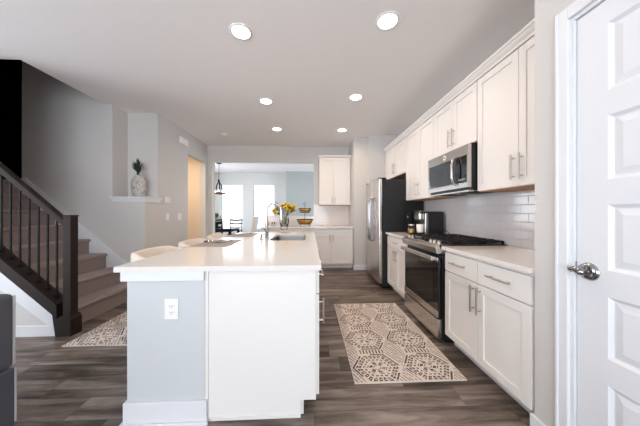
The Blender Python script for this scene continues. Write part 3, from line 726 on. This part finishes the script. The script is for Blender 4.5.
part('handle', G().tube([(fx, fy-.015, .985), (fx, fy-.05, .995), (fx-.01, fy-.085, 1.03)], [.011, .009, .006], 10), 'chrome', fc)
sd = thing('soap_dispenser', 'short chrome soap dispenser beside the faucet base', 'soap dispenser', (-.56, 2.66, .914))
part('base', G().lathe((-.56, 2.70, .914), [(.02, 0), (.02, .006), (.011, .012), (.010, .05), (1e-5, .052)], 16), 'chrome', sd)
part('nozzle', G().tube([(-.56, 2.70, .96), (-.56, 2.70, .975), (-.52, 2.70, .975), (-.505, 2.70, .965)], .0065, 10), 'chrome', sd)

# outlet on the island
def plate(name, label, cat, pos, axis, w, h, kind, group=None):
    x, y, z = pos; t = thing(name, label, cat, pos, group)
    def bx(g, a0, a1, w0, w1, d0, d1):
        if axis == '-Y': g.box(x+a0, x+a1, y-d1, y-d0, z+w0, z+w1)
        else: g.box(x+d0, x+d1, y+a0, y+a1, z+w0, z+w1)
        return g
    part('cover_plate', bx(G(), -w/2, w/2, -h/2, h/2, 0, .005), 'plate', t, bevel=.002)
    if kind == 'outlet':
        ins = part('socket', bx(G(), -.0165, .0165, -.033, .033, .005, .0075), 'plate', t, bevel=.001)
        g = G()
        for s in (-.018, .018):
            bx(g, -.008, -.0055, s-.004, s+.005, .0074, .0078); bx(g, .0055, .008, s-.004, s+.005, .0074, .0078); bx(g, -.002, .002, s-.011, s-.007, .0074, .0078)
        part('slots', g, 'slot', ins)
    elif kind == 'switch': part('rocker', bx(G(), -.0165, .0165, -.033, .033, .005, .010), 'plate', t, bevel=.002)
    return t
plate('wall_outlet', 'white electrical outlet on the grey end of the island', 'outlet', (-.80, 1.38, .665), '-Y', .078, .118, 'outlet')
plate('light_switch', 'white rocker switch plate directly below the thermostat', 'switch', (-2.45, 4.10, 1.155), '+X', .075, .12, 'switch')
plate('light_switch', 'white rocker switch plate to the right of the thermostat', 'switch', (-2.45, 4.47, 1.155), '+X', .11, .12, 'switch')
t = thing('thermostat', 'small white thermostat on the tan wall below the chime box', 'thermostat', (-2.45, 4.09, 1.445))
part('housing', G().box(-2.45, -2.425, 4.03, 4.15, 1.395, 1.49), 'plate', t, bevel=.005); part('screen', G().box(-2.425, -2.423, 4.055, 4.11, 1.43, 1.47), 'cab', t)
t = thing('door_chime', 'white rectangular chime box high on the left wall', 'chime', (-2.45, 4.56, 2.6))
part('cover', G().box(-2.45, -2.41, 4.44, 4.72, 2.53, 2.65), 'plate', t, bevel=.008)
part('grille_slots', G().box(-2.411, -2.408, 4.48, 4.68, 2.55, 2.555).box(-2.411, -2.408, 4.48, 4.68, 2.57, 2.575), 'trim', t)

# placemats, glass plates
def setting(y, lab, lab2):
    solo('placemat', G().box(-1.09, -.77, y-.26, y+.26, .915, .919), 'mat_', lab, 'placemat', (-.93, y, .915), 'placemats on the island', bevel=.001)
    solo('glass_plate', G().lathe((-.93, y, .92), [(1e-5, 0), (.07, 0), (.08, .004), (.135, .016), (.136, .019), (.08, .008), (1e-5, .005)], 32), 'glass', lab2, 'plate', (-.93, y, .92), 'glass plates on the placemats')
setting(2.40, 'woven taupe placemat on the island nearest the camera', 'clear glass plate on the placemat nearest the camera')
setting(3.25, 'woven taupe placemat at the far end of the island', 'clear glass plate on the far placemat')

t = thing('glass_jar', 'small footed clear glass candle jar at the far end of the island', 'jar', (-.40, 3.62, .914))
part('bowl', G().lathe((-.40, 3.62, .915), [(1e-5, .0), (.035, 0), (.035, .004), (.01, .012), (.01, .03), (.05, .05), (.06, .09), (.055, .12), (.053, .12), (.057, .09), (.047, .053), (1e-5, .04)], 24), 'glass', t)

# stools
def stool(x, y, label):
    t = thing('bar_stool', label, 'stool', (x, y, 0), 'cream bar stools along the island')
    g = G(); n = 26; P = []
    def se(a, A, B, e=.72):
        c_, s_ = math.cos(a), math.sin(a)
        return (math.copysign(abs(c_)**e, c_)*A, math.copysign(abs(s_)**e, s_)*B)
    rows = []
    for i in range(n+1):
        a = math.radians(180-118+236*i/n)
        q = abs(i/n-.5)*2; rim = 0.90-.10*max(0, q-.45)**1.3*2
        o = se(a, .235, .275); m_ = se(a, .215, .253); inn = se(a, .195, .232)
        rows.append([(x+o[0]*.93, y+o[1]*.93, .57), (x+o[0], y+o[1], .66), (x+o[0]*1.03, y+o[1]*1.0, rim-.03), (x+o[0]*1.01, y+o[1]*.99, rim-.008), (x+m_[0], y+m_[1], rim), (x+inn[0], y+inn[1], rim-.012), (x+inn[0], y+inn[1], .66), (x+inn[0]*.97, y+inn[1]*.97, .57)])
    w = len(rows[0]); vs = [p for r_ in rows for p in r_]
    fs = [(i*w+j, i*w+(j+1) % w, (i+1)*w+(j+1) % w, (i+1)*w+j) for i in range(n) for j in range(w)]
    fs += [tuple(range(w))[::-1], tuple(n*w+j for j in range(w))]
    g.add(vs, fs, True); part('backrest', g, 'stool', t)
    s = [p for L in rounded(x-.21, x+.22, y-.225, y+.225, .09) for p in L]; k = len(s)
    g = G(); sc = lambda p, q: (x+(p[0]-x)*q, y+(p[1]-y)*q)
    lay = [(.90, .55), (1, .565), (1, .63), (.97, .65), (.88, .66)]
    vs = [(*sc(p, q), z) for q, z in lay for p in s]
    g.add(vs, [(r_*k+i, r_*k+(i+1) % k, (r_+1)*k+(i+1) % k, (r_+1)*k+i) for r_ in range(4) for i in range(k)]+[tuple(range(4*k, 5*k)), tuple(range(k))[::-1]], True)
    part('seat', g, 'stool', t)
    for sx in (-1, 1):
        for sy in (-1, 1): part('leg', G().tube([(x+sx*.15, y+sy*.16, .56), (x+sx*.19, y+sy*.20, 0)], [.018, .011], 10), 'wood', t)
    a, b_ = .177, .187
    part('footrest', G().tube([(x-a, y-b_, .2), (x+a, y-b_, .2), (x+a, y+b_, .2), (x-a, y+b_, .2), (x-a, y-b_, .2)], .009, 8), 'nickel', t)
    return t
s0 = stool(-1.25, 2.14, 'cream upholstered bar stool nearest the camera at the island')
dup(s0, (-1.25, 2.82, 0), 'cream upholstered bar stool in the middle of the island row')
dup(s0, (-1.25, 3.50, 0), 'cream upholstered bar stool farthest from the camera at the island')

# rugs
def rug(label, x0, x1, y0, y1):
    o = solo('runner_rug', G().box(x0, x1, y0, y1, .001, .008), 'rug', label, 'rug', ((x0+x1)/2, (y0+y1)/2, 0), bevel=.002)
    t = G().box(x0-.006, x0, y0-.006, y1+.006, .001, .009).box(x1, x1+.006, y0-.006, y1+.006, .001, .009).box(x0, x1, y0-.006, y0, .001, .009).box(x0, x1, y1, y1+.006, .001, .009)
    part('hem', t, 'stool', o)
rug('cream and black hexagon patterned runner in the aisle before the stove', .325, 1.135, 1.645, 3.07)
rug('cream and black patterned runner at the foot of the stairs', -2.25, -1.45, 2.215, 3.64)

# sofa
s = thing('sofa', 'charcoal upholstered sofa at the lower left edge with pale piping', 'sofa', (-2.1, .6, 0))
part('back_upper', G().box(-1.87, -1.608, -.5, 1.34, .385, .785), 'sofa', s, bevel=.025, seg=4)
part('back_lower', G().box(-1.87, -1.612, -.5, 1.345, .06, .378), 'sofa', s, bevel=.012, seg=3)
part('seat', G().box(-2.6, -1.87, -.3, 1.15, .12, .45), 'sofa', s, bevel=.04, seg=4)
part('arm', G().box(-2.6, -1.88, 1.155, 1.345, .06, .62), 'sofa', s, bevel=.04, seg=4)
part('arm', G().box(-2.6, -1.88, -.5, -.31, .06, .62), 'sofa', s, bevel=.04, seg=4)
part('piping', G().tube([(-1.615, 1.343, .08), (-1.615, 1.343, .37)], .006, 8).tube([(-1.613, 1.335, .40), (-1.613, 1.335, .77)], .006, 8), 'piping', s, label='pale piping')
for q in ((-2.55, -.45), (-2.55, 1.29), (-1.7, -.45), (-1.7, 1.29)): part('foot', G().box(q[0]-.03, q[0]+.03, q[1]-.03, q[1]+.03, 0, .06), 'wood', s)

# ledge vase and cactus
v = thing('vase', 'mottled grey ceramic vase on the white ledge of the wall niche', 'vase', (-2.63, 3.68, 1.462))
part('body', G().lathe((-2.63, 3.68, 1.463), [(1e-5, 0), (.055, 0), (.075, .03), (.092, .10), (.098, .17), (.092, .24), (.07, .29), (.055, .31), (.058, .335), (.05, .335), (.045, .31), (1e-5, .30)], 28), 'marble', v)
cx = thing('potted_succulent', 'dark green spiky succulent growing out of the mottled vase', 'plant', (-2.64, 3.68, 1.77))
g = G()
random.seed(3)
for i in range(46):
    a = random.uniform(0, 6.28); e_ = random.uniform(.6, 1.5); L = random.uniform(.07, .11)
    b_ = Vector((-2.64, 3.68, 1.80+random.uniform(0, .13)))
    dv = Vector((math.cos(a)*math.cos(e_), math.sin(a)*math.cos(e_), math.sin(e_)))
    g.tube([b_, b_+dv*L*.6+Vector((0, 0, .02)), b_+dv*L+Vector((0, 0, .04))], [.008, .010, .002], 6)
part('leaves', g, 'darkleaf', cx)
part('stem', G().tube([(-2.64, 3.68, 1.765), (-2.64, 3.68, 1.86)], .016, 8), 'darkleaf', cx)

# ================================================================== BACK COUNTER ITEMS
VX, VY = -.58, 5.28
vs_ = thing('flower_vase', 'clear glass vase holding yellow flowers on the back counter', 'vase', (VX, VY, .914))
part('glass_body', G().lathe((VX, VY, .915), [(1e-5, 0), (.075, 0), (.085, .02), (.11, .10), (.10, .19), (.07, .25), (.095, .29), (.092, .29), (.067, .25), (.097, .19), (.106, .10), (.08, .025), (1e-5, .012)], 28), 'glass', vs_)
part('water', G().lathe((VX, VY, .928), [(1e-5, 0), (.075, .002), (.10, .09), (.094, .15), (1e-5, .15)], 24), 'water', vs_)
random.seed(11)
FL = None
spots = [(-.23, 0, .30, 0), (-.16, .05, .34, 1), (-.20, -.03, .24, 2), (-.05, .05, .40, 3), (.03, -.03, .36, 4), (.10, .04, .42, 5), (.17, -.02, .36, 6), (.20, .04, .30, 7), (.10, -.08, .30, 8), (.02, .08, .44, 9), (.14, .08, .37, 10), (.22, -.06, .38, 11)]
for dx, dy, dz, i in spots:
    hx, hy, hz = VX+dx, VY+dy, .914+dz+.06
    t = thing('yellow_flower', 'yellow cut flower standing in the clear glass vase', 'flower', (VX+dx*.2, VY+dy*.2, .96), 'yellow flowers in the glass vase')
    part('stem', G().tube([(VX+dx*.15, VY+dy*.15, .96), (VX+dx*.3, VY+dy*.3, 1.16), (hx, hy, hz)], .004, 6), 'leaf', t)
    g = G(); n = 12; tilt = Vector((dx*1.5, -.7+dy, .8)).normalized()
    u = tilt.cross(Vector((0, 0, 1))).normalized(); w = tilt.cross(u)
    for layer in (0, 1):
        for k_ in range(n):
            a = 2*math.pi*(k_+layer*.5)/n; dv = u*math.cos(a)+w*math.sin(a); sd_ = u*-math.sin(a)+w*math.cos(a)
            c0 = Vector((hx, hy, hz)); L = .06-.012*layer; up_ = tilt*(.014+.016*layer)
            g.add([c0+dv*.01+sd_*.007, c0+dv*.01-sd_*.007, c0+dv*L*.7-sd_*.014+up_, c0+dv*L+up_*.8, c0+dv*L*.7+sd_*.014+up_], [(0, 1, 2, 3, 4)], True)
    part('petals', g, 'yellow', t)
    part('flower_centre', G().ball((hx+tilt.x*.008, hy+tilt.y*.008, hz+tilt.z*.008), .016, 8), 'brown', t)
    g = G()
    for k_ in range(7):
        a = random.uniform(0, 6.28); q = random.uniform(.45, 1.0)
        g.leaf((VX+dx*.3+(dx*.7)*q, VY+dy*.3+dy*.7*q, 1.16+(hz-1.16)*q), (math.cos(a), math.sin(a), random.uniform(-.2, .5)), random.uniform(.08, .14), .04)
    part('leaf', g, 'leaf', t)
t = thing('leafy_sprig', 'green leafy sprig leaning left out of the flower vase', 'foliage', (VX-.05, VY, .96))
part('stem', G().tube([(VX-.02, VY, .96), (VX-.08, VY, 1.2), (VX-.24, VY, 1.46)], .004, 6), 'leaf', t)
g = G()
for k_ in range(16):
    q = k_/15; g.leaf((VX-.08-.16*q, VY, 1.2+.26*q), ((-1)**k_*.8-.2, random.uniform(-1, 1), .4), .09, .035)
part('leaf', g, 'leaf', t)
g = G().lathe((-.98, 5.3, .915), [(1e-5, 0), (.035, 0), (.038, .1), (.036, .1), (.033, .006), (1e-5, .006)], 20)
g0 = solo('glass_tumbler', g, 'glass', 'clear glass tumbler at the left end of the back counter', 'glass', (-.98, 5.3, .915))
t2 = dup(g0, (-.84, 5.36, .915), 'clear glass tumbler nearer the flower vase')

# tiered basket with fruit
BX_, BY_ = -.118, 5.34
t = thing('fruit_stand', 'two tier bronze wire fruit stand on the back counter', 'fruit stand', (BX_, BY_, .914))
part('pole', G().tube([(BX_, BY_, .95), (BX_, BY_, 1.40)], .006, 8), 'bronze', t)
part('ring_handle', G().ring((BX_, BY_, 1.43), .028, .005, 'Y', 20, 6), 'bronze', t)
def wire(R, z, h):
    g = G().ring((BX_, BY_, z+h), R, .008).ring((BX_, BY_, z), R*.72, .006).ring((BX_, BY_, z+h*.5), R*.88, .004)
    for i in range(20):
        a = 6.2832*i/20; g.tube([(BX_, BY_, z), (BX_+R*.72*math.cos(a), BY_+R*.72*math.sin(a), z), (BX_+R*math.cos(a), BY_+R*math.sin(a), z+h)], .004, 5)
    return g
part('basket', wire(.185, .97, .10), 'bronze', t); part('basket', wire(.14, 1.23, .09), 'bronze', t)
g = G()
for i in range(4):
    a = .785+1.571*i; b = part('foot', G().tube([(BX_+.13*math.cos(a), BY_+.13*math.sin(a), .975), (BX_+.15*math.cos(a), BY_+.15*math.sin(a), .918)], .005, 6), 'bronze', t)
fr0 = {}
def fruit(x, y, z, kind, tier):
    nm = kind; lab = {'orange': 'round orange', 'lemon': 'pale yellow round fruit'}[kind]
    full = '%s in the %s basket of the fruit stand' % (lab, tier)
    if kind not in fr0:
        fr0[kind] = solo(kind, G().ball((x, y, z), .038, 12), 'orange' if kind == 'orange' else 'lemon', full, 'fruit', (x, y, z), 'fruit in the %s basket' % tier)
        part('navel', G().ball((x, y, z+.037), .004, 6), 'brown', fr0[kind])
    else: dup(fr0[kind], (x, y, z), full, 'fruit in the %s basket' % tier)
for i in range(7):
    a = 6.2832*i/7; fruit(BX_+.098*math.cos(a), BY_+.098*math.sin(a), 1.02, 'orange' if i % 3 else 'lemon', 'lower')
for i in range(5):
    a = 6.2832*i/5+.3; fruit(BX_+.066*math.cos(a), BY_+.066*math.sin(a), 1.28, 'orange' if i % 2 else 'lemon', 'upper')

# ================================================================== DINING ROOM
t = thing('dining_table', 'black dining table beyond the opening with a glossy dark top', 'table', (-3.1, 7.5, 0))
part('tabletop', G().box(-3.95, -2.28, 6.95, 8.0, .725, .76), 'tabletop', t, bevel=.004)
part('apron', G().box(-3.85, -2.38, 7.03, 7.92, .65, .725), 'matblack', t)
for x in (-3.83, -2.4):
    for y in (7.06, 7.89): part('leg', G().box(x-.035, x+.035, y-.035, y+.035, 0, .65), 'matblack', t)
def dchair(x, y, label, sgn=1):
    t = thing('dining_chair', label, 'chair', (x, y, 0), 'black dining chairs')
    part('seat', G().box(x-.21, x+.21, y-.21, y+.21, .44, .475), 'matblack', t, bevel=.01)
    yb = y+sgn*.2
    for s_ in (-1, 1):
        part('leg', G().box(x+s_*.19-.018, x+s_*.19+.018, y-sgn*.18-.018, y-sgn*.18+.018, 0, .44), 'matblack', t)
        part('back_post', G().tube([(x+s_*.2, yb, 0), (x+s_*.2, yb, .45), (x+s_*.21, yb+sgn*.07, 1.01)], .017, 8), 'matblack', t)
    for z, hh in ((.97, .03), (.84, .025), (.72, .02)):
        k = (z-.45)/.56*.07*sgn; n = 8; g = G(); vs = []
        for i in range(n+1):
            q = i/n; X_ = x-.2+.4*q; bow = math.sin(q*math.pi)*.03
            for (dy, dz) in ((-.009, -hh), (.009, -hh), (.009, hh), (-.009, hh)): vs.append((X_, yb+k+dy+sgn*bow, z+dz-bow*.6))
        g.add(vs, [(i*4+j_, i*4+(j_+1) % 4, (i+1)*4+(j_+1) % 4, (i+1)*4+j_) for i in range(n) for j_ in range(4)])
        part('back_slat', g, 'matblack', t)
    return t
a_ = dchair(-2.70, 8.35, 'black slat back dining chair at the far right of the dining table')
dup(a_, (-3.42, 8.35, 0), 'black slat back dining chair behind the table plant')
b_ = dchair(-3.3, 6.75, 'black dining chair on the near side of the dining table', -1)
dup(b_, (-2.62, 6.75, 0), 'black dining chair at the near right of the dining table')
PX, PY = -2.97, 7.45
t = thing('potted_plant', 'bushy green plant in a black pot on the dining table', 'plant', (PX, PY, .76))
part('pot', G().lathe((PX, PY, .761), [(1e-5, 0), (.07, 0), (.09, .17), (.082, .17), (1e-5, .15)], 20), 'matblack', t)
g = G(); random.seed(5)
for i in range(150):
    a = random.uniform(0, 6.28); e_ = random.uniform(-.1, 1.4); R = random.uniform(.03, .16)
    dv = Vector((math.cos(a)*math.cos(e_), math.sin(a)*math.cos(e_), math.sin(e_)))
    g.leaf(Vector((PX, PY, 1.03))+dv*R, dv+Vector((0, 0, .1)), random.uniform(.05, .09), .04)
part('leaves', g, 'leaf', t)
part('stem', G().tube([(PX, PY, .91), (PX+.01, PY, 1.12)], .012, 6), 'leaf', t)
def linen_chair(x, y, label):
    t = thing('armless_chair', label, 'chair', (x, y, 0), 'pale upholstered chairs')
    part('seat', G().box(x-.22, x+.25, y-.23, y+.23, .36, .47), 'cream', t, bevel=.02)
    part('backrest', G().prism([(x-.24, .40), (x-.16, .40), (x-.26, 1.13), (x-.35, 1.13)][::-1] if 0 else [(x+.16, .40), (x+.24, .40), (x+.36, 1.12), (x+.29, 1.12)], 'Y', y-.22, y+.22), 'cream', t, bevel=.015)
    for sx in (-.19, .2):
        for sy in (-.19, .19): part('leg', G().box(x+sx-.018, x+sx+.018, y+sy-.018, y+sy+.018, 0, .36), 'wood', t)
    return t
c_ = linen_chair(-1.80, 6.45, 'pale upholstered armless chair beyond the half wall end')
dup(c_, (-1.55, 7.3, 0), 'pale upholstered armless chair farther inside the dining room')

# chandelier
HX, HY = -2.93, 7.6
t = thing('chandelier', 'walnut ring chandelier with black straps hanging over the dining table', 'chandelier', (HX, HY, CZ-.02))
part('canopy', G().cyl((HX, HY, CZ-.022), .075, .022), 'matblack', t)
part('rod', G().tube([(HX, HY, CZ-.02), (HX, HY, 2.28)], .006, 8), 'matblack', t)
part('hub', G().tube([(HX, HY, 2.30), (HX, HY, 2.20)], .028, 12), 'matblack', t)
for i in range(5):
    a = 6.2832*i/5+.4
    part('strap', G().tube([(HX, HY, 2.24), (HX+.075*math.cos(a), HY+.075*math.sin(a), 2.12), (HX+.10*math.cos(a), HY+.10*math.sin(a), 1.98)], [.012, .016, .018], 8), 'matblack', t)
    part('cable', G().tube([(HX+.10*math.cos(a), HY+.10*math.sin(a), 1.98), (HX+.19*math.cos(a), HY+.19*math.sin(a), 1.86)], .0025, 5), 'matblack', t)
part('wooden_ring', G().ring((HX, HY, 1.85), .19, .02), 'ringwood', t)
for i in range(5):
    a = 6.2832*i/5
    b = part('candle_arm', G().cyl((HX+.19*math.cos(a), HY+.19*math.sin(a), 1.865), .012, .03, n=10), 'matblack', t)
    part('bulb', G().ball((HX+.19*math.cos(a), HY+.19*math.sin(a), 1.92), .022, 8), 'led', b)

# ================================================================== CEILING FIXTURES
def lamp(x, y, z, power, name='downlight_lamp', col=WARM):
    l = bpy.data.lights.new(name, 'AREA'); l.shape = 'DISK'; l.size = .15; l.energy = power; l.color = col; l.spread = math.radians(160)
    o = bpy.data.objects.new(name, l); COL.objects.link(o); o.location = (x, y, z)
def downlight(x, y, label):
    t = thing('recessed_light', label, 'ceiling light', (x, y, CZ), 'recessed ceiling lights')
    part('trim_ring', G().lathe((x, y, CZ), [(.098, -.0005), (.096, -.006), (.080, -.008), (.076, -.003)], 32), 'trim', t)
    part('lens', G().lathe((x, y, CZ), [(.077, -.004), (.05, -.006), (1e-5, -.0065)], 32), 'lens', t)
    lamp(x, y, CZ-.012, DOWNLIGHT_W)
downlight(-.613, 2.09, 'lit recessed ceiling light nearest the camera on the left')
downlight(.650, 1.92, 'lit recessed ceiling light nearest the camera on the right')
downlight(-.632, 3.37, 'lit recessed ceiling light in the middle of the left row')
downlight(.638, 3.20, 'lit recessed ceiling light in the middle of the right row')
downlight(-.632, 4.48, 'lit recessed ceiling light at the far end of the left row')
downlight(.620, 4.48, 'lit recessed ceiling light at the far end of the right row')
t = thing('smoke_detector', 'round white smoke detector on the ceiling by the opening', 'smoke detector', (-1.73, 4.80, CZ))
part('base', G().lathe((-1.73, 4.80, CZ), [(.07, -.0005), (.07, -.012), (.062, -.02)], 28), 'plate', t)
part('cover', G().lathe((-1.73, 4.80, CZ), [(.058, -.02), (.05, -.034), (.02, -.04), (1e-5, -.04)], 28), 'plate', t)
# hall lamp, out of sight beyond the doorway
t = thing('hall_ceiling_light', 'warm round ceiling light in the side hall', 'ceiling light', (-3.2, 4.7, CZ-.02))
part('shade', G().lathe((-3.2, 4.7, CZ-.02), [(.14, 0), (.13, -.05), (.08, -.075), (1e-5, -.08)], 28), 'led', t)
lamp(-3.2, 4.7, CZ-.12, 24, 'hall_lamp', (1, .80, .58))
